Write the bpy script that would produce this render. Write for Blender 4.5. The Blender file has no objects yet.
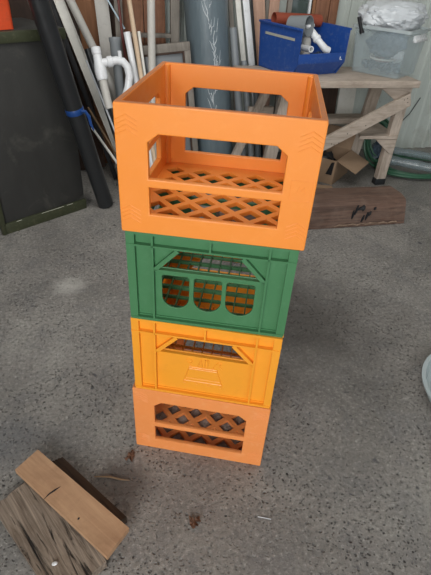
import bpy, bmesh, math, random
from mathutils import Vector, Matrix, noise
random.seed(7)
R = math.radians
SC = bpy.context.scene
COL = SC.collection

# ------------------------------------------------------------------ camera, world, lights, exposure
cd = bpy.data.cameras.new('camera')
cam = bpy.data.objects.new('camera', cd); COL.objects.link(cam)
cd.sensor_fit = 'VERTICAL'; cd.sensor_height = 24.0; cd.lens = 24.0 * 461.8 / 575
cd.clip_start = 0.02
_p, _r, _y = R(35.855), R(3.764), R(-15.6)           # pitch down, roll, heading
_fw = Vector((0, math.cos(_p), -math.sin(_p))); _u0 = Vector((0, math.sin(_p), math.cos(_p))); _r0 = Vector((1, 0, 0))
_rt = math.cos(_r) * _r0 + math.sin(_r) * _u0; _up = -math.sin(_r) * _r0 + math.cos(_r) * _u0
_m = Matrix.Rotation(_y, 3, 'Z') @ Matrix((( _rt.x, _up.x, -_fw.x), (_rt.y, _up.y, -_fw.y), (_rt.z, _up.z, -_fw.z)))
cam.matrix_world = Matrix.Translation((0, 0, 1.305)) @ _m.to_4x4()
SC.camera = cam

w = bpy.data.worlds.new('world'); SC.world = w; w.use_nodes = True
bg = w.node_tree.nodes['Background']; bg.inputs[0].default_value = (0.86, 0.93, 1.0, 1); bg.inputs[1].default_value = 1.45

def area(name, loc, target, sx, sy, power, col=(1, 1, 1)):
    l = bpy.data.lights.new(name, 'AREA'); l.shape = 'RECTANGLE'; l.size = sx; l.size_y = sy; l.energy = power; l.color = col
    o = bpy.data.objects.new(name, l); COL.objects.link(o); o.location = loc
    o.rotation_euler = (Vector(target) - Vector(loc)).to_track_quat('-Z', 'Y').to_euler()
    return o
area('daylight_through_door', (-1.75, -2.2, 1.8), (0.4, 1.3, 0.3), 2.0, 1.8, 168, (1.0, 0.985, 0.96))
area('added_overhead_fill', (0.6, 1.7, 2.68), (0.9, 3.2, 0.7), 2.4, 1.0, 44, (1.0, 0.99, 0.97))  # unseen overhead lamp added to brighten the back wall and bench

SC.view_settings.view_transform = 'Standard'; SC.view_settings.look = 'None'
SC.view_settings.exposure = 0.0; SC.view_settings.gamma = 1.0; SC.view_settings.use_curve_mapping = False

# ------------------------------------------------------------------ materials
def lin(h):
    h = h.lstrip('#'); o = []
    for i in (0, 2, 4):
        c = int(h[i:i+2], 16) / 255
        o.append(c / 12.92 if c <= 0.04045 else ((c + 0.055) / 1.055) ** 2.4)
    return (*o, 1)

class NT:
    def __init__(s, name):
        s.m = bpy.data.materials.new(name); s.m.use_nodes = True; s.t = s.m.node_tree; s.b = s.t.nodes['Principled BSDF']
        s.tc = s.t.nodes.new('ShaderNodeTexCoord')
    def n(s, k, **kw):
        x = s.t.nodes.new(k)
        for a, v in kw.items(): setattr(x, a, v)
        return x
    def l(s, a, b): s.t.links.new(a, b)
    def mapping(s, scale=(1, 1, 1), rot=(0, 0, 0), coord='Object'):
        m = s.n('ShaderNodeMapping'); m.inputs['Scale'].default_value = scale; m.inputs['Rotation'].default_value = rot
        s.l(s.tc.outputs[coord], m.inputs[0]); return m.outputs[0]
    def noise(s, vec, scale, detail=4, rough=0.6, dist=0):
        x = s.n('ShaderNodeTexNoise'); x.inputs['Scale'].default_value = scale; x.inputs['Detail'].default_value = detail
        x.inputs['Roughness'].default_value = rough; x.inputs['Distortion'].default_value = dist; s.l(vec, x.inputs['Vector']); return x.outputs[0]
    def ramp(s, fac, stops):
        x = s.n('ShaderNodeValToRGB'); e = x.color_ramp.elements
        while len(e) < len(stops): e.new(0.5)
        for i, (p, c) in enumerate(stops): e[i].position = p; e[i].color = c if len(c) == 4 else (*c, 1)
        s.l(fac, x.inputs[0]); return x.outputs[0]
    def mix(s, fac, a, b, blend='MIX'):
        x = s.n('ShaderNodeMix', data_type='RGBA', blend_type=blend)
        for sock, v in ((x.inputs[0], fac), (x.inputs[6], a), (x.inputs[7], b)):
            if isinstance(v, (int, float)): sock.default_value = v
            elif isinstance(v, tuple): sock.default_value = v
            else: s.l(v, sock)
        return x.outputs[2]
    def bump(s, h, strength=0.3, dist=0.01, prev=None):
        x = s.n('ShaderNodeBump'); x.inputs['Strength'].default_value = strength; x.inputs['Distance'].default_value = dist
        s.l(h, x.inputs['Height'])
        if prev is not None: s.l(prev, x.inputs['Normal'])
        return x.outputs[0]
    def set(s, **kw):
        for k, v in kw.items():
            k = k.replace('_', ' ')
            if hasattr(v, 'is_output'): s.l(v, s.b.inputs[k])
            else: s.b.inputs[k].default_value = v
        return s.m

W0, B0 = (1, 1, 1, 1), (0, 0, 0, 1)

def plastic(name, c, rough=0.42, var=0.12, dirt=None, dirtamt=0.35, scale=14):
    s = NT(name); v = s.mapping()
    c = lin(c); dk = tuple(x * (1 - var) for x in c[:3]) + (1,)
    col = s.mix(s.noise(v, scale, 5), dk, c)
    if dirt:
        f = s.ramp(s.noise(v, scale * 2.5, 8, 0.7, 0.6), [(0.52, B0), (0.72, (dirtamt,) * 3)])
        col = s.mix(f, col, lin(dirt))
    rr = s.ramp(s.noise(v, 30, 4), [(0.3, (rough - 0.08,) * 3), (0.7, (rough + 0.1,) * 3)])
    return s.set(Base_Color=col, Roughness=rr, Normal=s.bump(s.noise(v, 120, 3), 0.05, 0.002))

def wood(name, c1, c2, scale=(30, 30, 2), rough=0.75, bump=0.25, dirt=None, dirtamt=0.5, crack=0.0):
    """grain runs along local Z of the board by default"""
    s = NT(name); v = s.mapping(scale); v2 = s.mapping()
    g = s.noise(v, 1.0, 8, 0.65, 1.2)
    col = s.ramp(g, [(0.3, lin(c1)), (0.68, lin(c2))])
    if dirt:
        f = s.ramp(s.noise(v2, 9, 6, 0.7, 0.5), [(0.45, B0), (0.75, (dirtamt,) * 3)])
        col = s.mix(f, col, lin(dirt))
    h = g
    if crack:
        cr = s.ramp(s.noise(v, 0.6, 6, 0.6, 2.0), [(0.34, B0), (0.42, W0)])
        col = s.mix(cr, lin('#1d1712'), col)
        n = s.bump(cr, crack, 0.006, s.bump(g, bump, 0.004))
    else:
        n = s.bump(g, bump, 0.003)
    return s.set(Base_Color=col, Roughness=rough, Normal=n)

def concrete():
    s = NT('patchy_concrete'); v = s.mapping()
    big = s.noise(v, 1.3, 6, 0.62, 0.5); mid = s.noise(v, 7, 7, 0.7, 0.4); fine = s.noise(v, 75, 6, 0.8); grit = s.noise(v, 260, 3, 0.7)
    wob = s.n('ShaderNodeTexNoise'); wob.inputs['Scale'].default_value = 60; wob.inputs['Detail'].default_value = 2; s.l(v, wob.inputs['Vector'])
    wv = s.n('ShaderNodeMix', data_type='RGBA', blend_type='LINEAR_LIGHT'); wv.inputs[0].default_value = 0.006; s.l(v, wv.inputs[6]); s.l(wob.outputs[1], wv.inputs[7])
    col = s.ramp(big, [(0.34, lin('#77746f')), (0.5, lin('#8b8782')), (0.68, lin('#a09d96'))])
    col = s.mix(s.ramp(mid, [(0.32, (0.6,) * 3), (0.52, B0)]), col, lin('#6f6e6f'))
    col = s.mix(s.ramp(mid, [(0.58, B0), (0.74, (0.4,) * 3)]), col, lin('#bebbb4'))
    col = s.mix(s.ramp(fine, [(0.36, (0.85,) * 3), (0.48, B0)]), col, lin('#5a5855'))
    col = s.mix(s.ramp(fine, [(0.54, B0), (0.67, (0.65,) * 3)]), col, lin('#c6c3bc'))
    col = s.mix(s.ramp(s.noise(v, 24, 4, 0.6, 0.3), [(0.65, B0), (0.71, (0.8,) * 3)]), col, lin('#434348'))
    nrm = None; area_ = s.ramp(s.noise(v, 3.2, 3), [(0.40, (0.15,) * 3), (0.58, W0)])
    for sc, lo, hi, st in ((58, 0.10, 0.25, 1.0), (100, 0.12, 0.30, 0.9)):
        vo = s.n('ShaderNodeTexVoronoi'); vo.inputs['Scale'].default_value = sc; s.l(wv.outputs[2], vo.inputs['Vector'])
        hole = s.ramp(vo.outputs['Distance'], [(lo, W0), (hi, B0)])
        pick = s.n('ShaderNodeSeparateColor'); s.l(vo.outputs['Color'], pick.inputs[0])
        hole = s.mix(1.0, hole, s.ramp(pick.outputs[0], [(0.30, B0), (0.40, W0)]), 'MULTIPLY'); hole = s.mix(1.0, hole, area_, 'MULTIPLY')
        col = s.mix(s.mix(1.0, hole, (0.8,) * 3 + (1,), 'MULTIPLY'), col, lin('#4c4a48'))
        inv = s.n('ShaderNodeInvert'); s.l(hole, inv.inputs[1]); nrm = s.bump(inv.outputs[0], st, 0.007, nrm)
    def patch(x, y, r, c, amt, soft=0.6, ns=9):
        """a tinted patch with its own ragged outline"""
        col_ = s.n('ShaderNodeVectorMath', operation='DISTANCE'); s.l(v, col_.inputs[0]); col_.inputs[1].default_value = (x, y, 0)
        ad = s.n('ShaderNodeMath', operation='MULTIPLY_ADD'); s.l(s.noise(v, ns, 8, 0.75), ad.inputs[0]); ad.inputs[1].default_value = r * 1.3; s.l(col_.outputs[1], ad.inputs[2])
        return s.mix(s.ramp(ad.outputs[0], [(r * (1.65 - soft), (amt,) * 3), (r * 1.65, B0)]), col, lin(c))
    col = patch(-0.015, 0.815, 0.10, '#4f4640', 0.7); col = patch(-0.20, 1.86, 0.10, '#d2cfc8', 0.6, 1.0, 24)  # darker brown patch by the boards, pale plaster patch further back
    col = patch(0.80, 1.45, 0.62, '#3f3a36', 0.75, 0.85, 5); col = patch(-0.36, 1.02, 0.13, '#5a5d62', 0.5)  # large dark patch paints the stack's shadow over some stain; then a grey patch
    nrm = s.bump(fine, 0.5, 0.006, s.bump(mid, 0.3, 0.012, s.bump(grit, 0.2, 0.002, nrm)))
    rr = s.ramp(mid, [(0.3, (0.5,) * 3), (0.7, (0.8,) * 3)])
    return s.set(Base_Color=col, Roughness=rr, Normal=nrm)

M = {}
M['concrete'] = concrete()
M['orange'] = plastic('orange_plastic', '#f29139', 0.40, 0.06, '#ffb266', 0.12)
M['orange_pale'] = plastic('faded_orange_plastic', '#ee9350', 0.48, 0.08, '#f7bd8e', 0.25)
M['rimdirt'] = plastic('grimy_orange_rim', '#cf7f48', 0.6, 0.2, '#9a6a50', 0.6, 30)
M['yellow'] = plastic('amber_plastic', '#f3a02c', 0.38, 0.06, '#d98c2c', 0.2)
M['green'] = plastic('green_plastic', '#43794f', 0.45, 0.08, '#6a9a76', 0.15)
M['redcrate'] = plastic('red_orange_plastic', '#e0552e', 0.45, 0.15, '#8d4a37', 0.4)
M['blue'] = plastic('blue_plastic', '#244f9e', 0.42, 0.12, '#7f8ea8', 0.35)
M['bluetape'] = plastic('blue_tape', '#1d4687', 0.4)
M['black'] = plastic('black_plastic', '#26282a', 0.36, 0.2)
M['blackmat'] = plastic('black_matte', '#17171a', 0.6)
M['white'] = plastic('white_plastic', '#e8eaec', 0.3, 0.06, '#a9a59b', 0.25)
M['offwhite'] = plastic('offwhite_pipe', '#dddbd3', 0.42, 0.06, '#a09a90', 0.3)
M['greywhite'] = plastic('greyish_pipe', '#c4c1ba', 0.5, 0.1, '#8d877d', 0.35)
M['greypipe'] = plastic('grey_pipe', '#84898c', 0.4, 0.1)
M['greypipe2'] = plastic('dark_grey_pipe', '#5d6468', 0.45, 0.1)
M['clay'] = plastic('red_brown_pipe', '#93452f', 0.6, 0.2)
M['hose'] = plastic('green_hose', '#35624a', 0.4, 0.2)
M['rodred'] = plastic('red_brown_rod', '#6d3631', 0.4)
M['rodwhite'] = plastic('white_rod', '#d6dade', 0.35)
M['rodblue'] = plastic('pale_rod', '#bcd0dc', 0.35)
M['olive'] = plastic('olive_paint', '#3c402c', 0.5, 0.25, '#66654f', 0.45, 20)
M['mark'] = plastic('scuff', '#b9b9ac', 0.7)
M['broom'] = wood('pole_wood', '#b79c80', '#d9c3a8', (40, 40, 3))
M['plywood'] = wood('orange_brown_plywood', '#80563a', '#9a6c4a', (14, 14, 1.5))
M['plank_red'] = wood('red_brown_plank', '#6d4734', '#9b6d51', (26, 26, 1.6), dirt='#4f3527')
M['plank_dark'] = wood('dark_rough_plank', '#2c201a', '#4c3629', (26, 26, 2), dirt='#191310')
M['plank_pink'] = wood('pink_brown_plank', '#a98470', '#c8a48e', (24, 24, 1.6), dirt='#8b6d5d', dirtamt=0.35)
M['plank_grey'] = wood('grey_weathered_wood', '#6a645c', '#8f887f', (30, 30, 2.5), dirt='#4b453f')
M['bench'] = wood('bench_wood', '#a09182', '#cbbdaf', (5, 45, 45), dirt='#6a5b4e', dirtamt=0.45)
M['benchv'] = wood('bench_leg_wood', '#a09182', '#cdbfb1', (45, 45, 5), dirt='#6a5b4e', dirtamt=0.4)
M['beam'] = wood('dark_beam_wood', '#46352d', '#7a5f51', (2.2, 38, 38), 0.7, 0.5, '#8d7a6d', 0.4)
M['beam_end'] = wood('beam_worn_wood', '#6f5a4b', '#9b8470', (30, 30, 30), 0.8, 0.4)
M['newplank'] = wood('new_planed_wood', '#a98262', '#c29d7a', (4.0, 50, 50), 0.65, 0.08, '#876349', 0.5)
M['oldplank'] = wood('old_weathered_wood', '#5a4d42', '#a69686', (5, 70, 70), 0.9, 0.9, '#6b5a48', 0.5, crack=0.9)
M['batten'] = wood('dark_batten_wood', '#2e211a', '#55402f', (3, 45, 45), 0.85, 0.6)
M['card'] = plastic('cardboard', '#a58a70', 0.9, 0.12, '#86694f', 0.3, 9)
M['carddark'] = plastic('cardboard_inner', '#8b7259', 0.9, 0.15)
M['leaf'] = plastic('dry_leaf', '#96705a', 0.8, 0.3)
M['twig'] = plastic('twig_bark', '#8a7055', 0.8, 0.3)
M['metalfoot'] = plastic('rubber_pad', '#2b2e30', 0.5)
M['wallwood'] = wood('dark_wall_boards', '#231a15', '#3c2c22', (10, 10, 1.5))
M['shed_wall'] = plastic('painted_block', '#8d8b84', 0.8, 0.15)
M['ceil'] = plastic('ceiling_sheet', '#a4a39d', 0.8, 0.1)

def corr():
    s = NT('pale_green_sheet_metal'); v = s.mapping(); vs = s.mapping((6, 6, 0.8))
    col = s.mix(s.noise(vs, 2.0, 5), lin('#b0b8b2'), lin('#c9d0ca'))
    col = s.mix(s.ramp(s.noise(v, 3.5, 6, 0.7), [(0.55, B0), (0.78, (0.55,) * 3)]), col, lin('#7d7466'))
    return s.set(Base_Color=col, Roughness=0.5)
M['corr'] = corr()
def board():
    s = NT('dusty_black_board'); v = s.mapping(); vs = s.mapping((5, 5, 2))
    col = s.mix(s.noise(vs, 2.0, 6, 0.7), lin('#262625'), lin('#3b3b39'))
    col = s.mix(s.ramp(s.noise(v, 6, 7, 0.7, 0.8), [(0.55, B0), (0.8, (0.35,) * 3)]), col, lin('#77766c'))
    return s.set(Base_Color=col, Roughness=0.55)
M['board'] = board()
def membrane():
    s = NT('slate_membrane'); v = s.mapping(); vs = s.mapping((8, 8, 1.4))
    col = s.mix(s.noise(vs, 1.5, 6, 0.6, 0.6), lin('#4a555b'), lin('#76858c'))
    return s.set(Base_Color=col, Roughness=0.34, Normal=s.bump(s.noise(s.mapping((30, 30, 7)), 1, 5, 0.6, 1.5), 0.35, 0.01))
M['membrane'] = membrane()
def film():
    s = NT('clear_film'); v = s.mapping()
    return s.set(Base_Color=lin('#dfe6ea'), Roughness=0.18, Transmission_Weight=0.0, Alpha=0.8, Normal=s.bump(s.noise(v, 40, 6, 0.7, 1.0), 0.8, 0.01))
M['film'] = film()
def clear(name, c, alpha, rough=0.18):
    s = NT(name); v = s.mapping()
    return s.set(Base_Color=lin(c), Roughness=rough, Alpha=alpha, Normal=s.bump(s.noise(v, 30, 4), 0.06, 0.004))
M['clear'] = clear('clear_tub_plastic', '#c8d8dc', 0.23)
M['clearrim'] = clear('clear_tub_rim', '#cfd9da', 0.5)
M['clearbasin'] = clear('pale_translucent_plastic', '#c2ced0', 0.75, 0.25)
M['clearfilmtube'] = clear('clear_wrap', '#879599', 0.5, 0.15)
M['bag'] = clear('white_bag_plastic', '#d3d8dc', 0.93, 0.3)
M['bagdark'] = clear('grey_bag_plastic', '#556372', 0.85, 0.14)
M['fit'] = clear('smoky_clear_plastic', '#3c4854', 0.92, 0.08)
M['glass'] = clear('dusty_window_glass', '#4a5653', 0.9, 0.12)
M['sashglass'] = clear('dusty_grey_panel', '#75787a', 1.0, 0.3)

# ------------------------------------------------------------------ geometry helpers
def finish(name, bm, m, parent=None, smooth=True, ang=40):
    me = bpy.data.meshes.new(name)
    bmesh.ops.recalc_face_normals(bm, faces=bm.faces)
    bm.to_mesh(me); bm.free()
    me.materials.append(m)
    o = bpy.data.objects.new(name, me); COL.objects.link(o)
    if parent: o.parent = parent
    if smooth:
        for p in me.polygons: p.use_smooth = True
        try: me.set_sharp_from_angle(angle=R(ang))
        except Exception: pass
    return o

def tag(o, label, cat, group=None, kind=None):
    o['label'] = label; o['category'] = cat
    if group: o['group'] = group
    if kind: o['kind'] = kind
    return o

def empty(name, loc, rz, label, cat, group=None):
    o = bpy.data.objects.new(name, None); COL.objects.link(o); o.location = loc; o.rotation_euler = (0, 0, rz)
    o.empty_display_size = 0.05
    return tag(o, label, cat, group)

def structure(o): o['kind'] = 'structure'; return o

def box(bm, c, s, mat=None, bev=0.0):
    g = bmesh.ops.create_cube(bm, size=1.0); vs = g['verts']
    for v in vs: v.co = Vector((v.co.x * s[0] + c[0], v.co.y * s[1] + c[1], v.co.z * s[2] + c[2]))
    if bev:
        es = list({e for v in vs for e in v.link_edges})
        r = bmesh.ops.bevel(bm, geom=es, offset=bev, segments=2, affect='EDGES', profile=0.5)
        vs = list({v for f in r['faces'] for v in f.verts} | {v for v in vs if v.is_valid})
    if mat is not None:
        for v in vs: v.co = mat @ v.co
    return vs

def hexa(bm, bot, top):
    vs = [bm.verts.new(p) for p in bot] + [bm.verts.new(p) for p in top]; n = len(bot)
    bm.faces.new(vs[:n][::-1]); bm.faces.new(vs[n:])
    for i in range(n): bm.faces.new((vs[i], vs[(i + 1) % n], vs[n + (i + 1) % n], vs[n + i]))
    return vs

def frame_of(d):
    d = d.normalized(); a = Vector((0, 0, 1)) if abs(d.z) < 0.95 else Vector((0, 1, 0))
    x = d.cross(a).normalized(); return x, d.cross(x).normalized()

def tube(bm, pts, r, n=16, cap=True, closed=False):
    pts = [Vector(p) for p in pts]; k = len(pts); rs = r if isinstance(r, (list, tuple)) else [r] * k
    rings = []; x = None
    for i, p in enumerate(pts):
        if closed: d = pts[(i + 1) % k] - pts[i - 1]
        else: d = pts[min(i + 1, k - 1)] - pts[max(i - 1, 0)]
        d.normalize()
        if x is None: x, y = frame_of(d)
        else: x = (x - d * x.dot(d)).normalized()
        y = d.cross(x)
        rings.append([bm.verts.new(p + (x * math.cos(2 * math.pi * j / n) + y * math.sin(2 * math.pi * j / n)) * rs[i]) for j in range(n)])
    m = k if closed else k - 1
    for i in range(m):
        a, b = rings[i], rings[(i + 1) % k]
        for j in range(n): bm.faces.new((a[j], a[(j + 1) % n], b[(j + 1) % n], b[j]))
    if cap and not closed: bm.faces.new(rings[0][::-1]); bm.faces.new(rings[-1])

def lathe(bm, p0, p1, prof, n=24, close=False):
    """prof: (radius, height fraction in metres along p0->p1)"""
    p0, p1 = Vector(p0), Vector(p1); d = (p1 - p0).normalized(); x, y = frame_of(d); y = d.cross(x)
    rings = []
    for r, h in prof:
        c = p0 + d * h
        rings.append([bm.verts.new(c + (x * math.cos(2 * math.pi * j / n) + y * math.sin(2 * math.pi * j / n)) * max(r, 1e-5)) for j in range(n)])
    m = len(rings)
    for i in range(m if close else m - 1):
        a, b = rings[i], rings[(i + 1) % m]
        for j in range(n): bm.faces.new((a[j], a[(j + 1) % n], b[(j + 1) % n], b[j]))
    if not close: bm.faces.new(rings[0][::-1]); bm.faces.new(rings[-1])

def pipe(bm, p0, p1, r, wall=0.003, n=24):
    """an open-ended hollow pipe"""
    L = (Vector(p1) - Vector(p0)).length
    lathe(bm, p0, p1, [(r, 0), (r, L), (r - wall, L), (r - wall, 0)], n, close=True)

def sheet(outer, holes, th, bev, mat, bm):
    """plate with holes: outline in XY, thickness along Z centred on 0, rounded edges, moved by mat"""
    cu = bpy.data.curves.new('tmp', 'CURVE'); cu.dimensions = '2D'; cu.fill_mode = 'BOTH'
    cu.extrude = th / 2 - bev; cu.bevel_depth = bev; cu.offset = -bev; cu.bevel_resolution = 1
    for loop in [outer] + holes:
        sp = cu.splines.new('POLY'); sp.points.add(len(loop) - 1)
        for p, q in zip(sp.points, loop): p.co = (q[0], q[1], 0, 1)
        sp.use_cyclic_u = True
    o = bpy.data.objects.new('tmp', cu); COL.objects.link(o)
    dg = bpy.context.evaluated_depsgraph_get(); dg.update()
    me = bpy.data.meshes.new_from_object(o.evaluated_get(dg))
    me.transform(mat); bm.from_mesh(me)
    bpy.data.objects.remove(o); bpy.data.curves.remove(cu); bpy.data.meshes.remove(me)

XZ = lambda x, y, z, rz=0: Matrix.Translation((x, y, z)) @ Matrix.Rotation(rz, 4, 'Z') @ Matrix.Rotation(R(90), 4, 'X')
rect = lambda x0, y0, x1, y1: [(x0, y0), (x1, y0), (x1, y1), (x0, y1)]
def rrect(x0, y0, x1, y1, r, n=4):
    o = []
    for cx, cy, a in ((x1 - r, y0 + r, -90), (x1 - r, y1 - r, 0), (x0 + r, y1 - r, 90), (x0 + r, y0 + r, 180)):
        for i in range(n + 1): t = R(a + 90 * i / n); o.append((cx + r * math.cos(t), cy + r * math.sin(t)))
    return o

# ------------------------------------------------------------------ the setting
FX0, FX1, FY0, FY1, CH = -2.0, 3.2, -3.2, 3.52, 2.8
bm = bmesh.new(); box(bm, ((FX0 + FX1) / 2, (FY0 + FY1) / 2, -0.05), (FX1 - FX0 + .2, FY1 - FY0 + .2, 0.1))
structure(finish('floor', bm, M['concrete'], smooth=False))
bm = bmesh.new()                                            # corrugated sheet: trapezoid ribs
prof = []; x = FX0
while x < FX1:
    prof += [(x, 0), (x + .062, 0), (x + .074, -.014), (x + .098, -.014)]; x += .11
t0 = FY1
vs0 = [bm.verts.new((a, t0 + b, 0)) for a, b in prof]; vs1 = [bm.verts.new((a, t0 + b, CH)) for a, b in prof]
wk0 = [bm.verts.new((a, t0 + .03, 0)) for a, b in prof]; wk1 = [bm.verts.new((a, t0 + .03, CH)) for a, b in prof]
for i in range(len(prof) - 1):
    bm.faces.new((vs0[i], vs0[i + 1], vs1[i + 1], vs1[i])); bm.faces.new((wk0[i + 1], wk0[i], wk1[i], wk1[i + 1]))
structure(finish('wall_back', bm, M['corr'], smooth=False))
bm = bmesh.new(); box(bm, (FX0 - .04, (FY0 + FY1) / 2, CH / 2), (.08, FY1 - FY0, CH)); structure(finish('wall_left', bm, M['wallwood'], smooth=False))
bm = bmesh.new(); box(bm, (FX1 + .04, (FY0 + FY1) / 2, CH / 2), (.08, FY1 - FY0, CH)); structure(finish('wall_right', bm, M['shed_wall'], smooth=False))
bm = bmesh.new(); box(bm, ((FX0 + FX1) / 2, (FY0 + FY1) / 2, CH + .04), (FX1 - FX0, FY1 - FY0, .08)); structure(finish('ceiling', bm, M['ceil'], smooth=False))

# ------------------------------------------------------------------ crates
def chevrons(bm, cx, cz, y, up=1, w=.022, n=4):
    for k in range(n):
        z = cz + (k - (n - 1) / 2) * .0095
        for sgn in (-1, 1):
            p = Vector((cx, y, z + .006)); q = Vector((cx + sgn * w, y, z - .006))
            tube(bm, [p, q], .0011, 6)

def lattice_crate(name, loc, rz, W, D, H, m, label, bevel=.0025):
    root = empty(name, loc, rz, label, 'crate')
    th = .014
    def holes(hw):
        ch = .022
        up = [(-hw, .128), (hw, .128), (hw, .205), (hw - ch, .222), (-hw + ch, .222), (-hw, .205)]
        return [up, rect(-hw, .047, hw, .110)]
    bm = bmesh.new()
    fo = rrect(-W / 2, 0, W / 2, H, .004, 2)
    sheet(fo, holes(.1375), th, bevel, XZ(0, th / 2, 0), bm)
    sheet(fo, holes(.1375), th, bevel, XZ(0, D - th / 2, 0), bm)
    so = rect(-D / 2 + .006, 0, D / 2 - .006, H)
    for sx in (-1, 1):
        sheet(so, holes(.125), th, bevel, XZ(sx * (W / 2 - th / 2), D / 2, 0, R(90)), bm)
    for sx in (-1, 1):                                     # rounded inner corner posts
        for yy in (th, D - th): lathe(bm, (sx * (W / 2 - th), yy, .004), (sx * (W / 2 - th), yy, H), [(.012, 0), (.012, H - .008), (.010, H - .006)], 12)
    finish('shell', bm, m, root)
    # latticed bottom: diamond openings
    bm = bmesh.new(); hx, y0, y1 = W / 2 - th + .002, th - .002, D - th + .002
    hs = []; d = .0265; r = 0; y = .043
    while y < y1 - .01:
        x = -.228 + (.038 if r % 2 else 0)
        while x < .24:
            pts = []
            if abs(x) + d < hx - .004 and y - d > y0 + .003 and y + d < y1 - .003: pts = [(x, y - d), (x + d, y), (x, y + d), (x - d, y)]
            elif abs(x) < hx - .006 and y - d > y0 + .003 and y + d < y1 - .003:
                e = hx - .004 - abs(x); sg = 1 if x > 0 else -1
                pts = [(x, y - d), (x + sg * e, y - d + e), (x + sg * e, y + d - e), (x, y + d), (x - sg * d, y)]
                if sg < 0: pts = pts[::-1]
            if pts: hs.append(pts)
            x += .076
        y += .038; r += 1
    sheet(rect(-hx, y0, hx, y1), hs, .012, .0012, Matrix.Translation((0, 0, .0065)), bm)
    finish('lattice_base', bm, m, root)
    bm = bmesh.new(); o_, i_ = rrect(-W / 2 + .0022, .0022, W / 2 - .0022, D - .0022, .004, 2), rrect(-W / 2 + th - .002, th - .002, W / 2 - th + .002, D - th + .002, .004, 2)
    v_ = [[bm.verts.new((x, y, z)) for x, y in l] for l, z in ((o_, H - .0015), (o_, H + .0006), (i_, H + .0006), (i_, H - .0015))]; n_ = len(o_)
    for q in range(4):
        for j in range(n_): bm.faces.new((v_[q][j], v_[q][(j + 1) % n_], v_[(q + 1) % 4][(j + 1) % n_], v_[(q + 1) % 4][j]))
    finish('rim', bm, M['rimdirt'], root)['label'] = 'grimy brownish top rim'
    for cx in (-1, 1):
        for cz in (.045, .236):
            bm = bmesh.new(); chevrons(bm, cx * .179, cz, .0003); finish('embossed_chevrons', bm, m, root)
    bm = bmesh.new()
    for (a, b) in ((.153, .196),):
        for p, q in (((a, .0003, .115), (b, .0003, .115)), ((b, .0003, .115), (b, .0003, .158)), ((b, .0003, .158), (a, .0003, .158)), ((a, .0003, .158), (a, .0003, .115))):
            tube(bm, [p, q], .0008, 6)
        tube(bm, [(.166, .0003, .13), (.170, .0003, .146), (.175, .0003, .136), (.180, .0003, .146), (.184, .0003, .13)], .0008, 6)
    finish('embossed_label', bm, m, root)
    return root

def ushape(x0, x1, z0, z1, n=10):
    r = (x1 - x0) / 2; c = (x0 + x1) / 2; o = []
    for i in range(n + 1):
        t = R(180 + 180 * i / n); o.append((c + r * math.cos(t), z0 + r + r * math.sin(t)))
    o += [(x1, z1 - .004), (x1 - .004, z1), (x0 + .004, z1), (x0, z1 - .004)]
    return o

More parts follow.
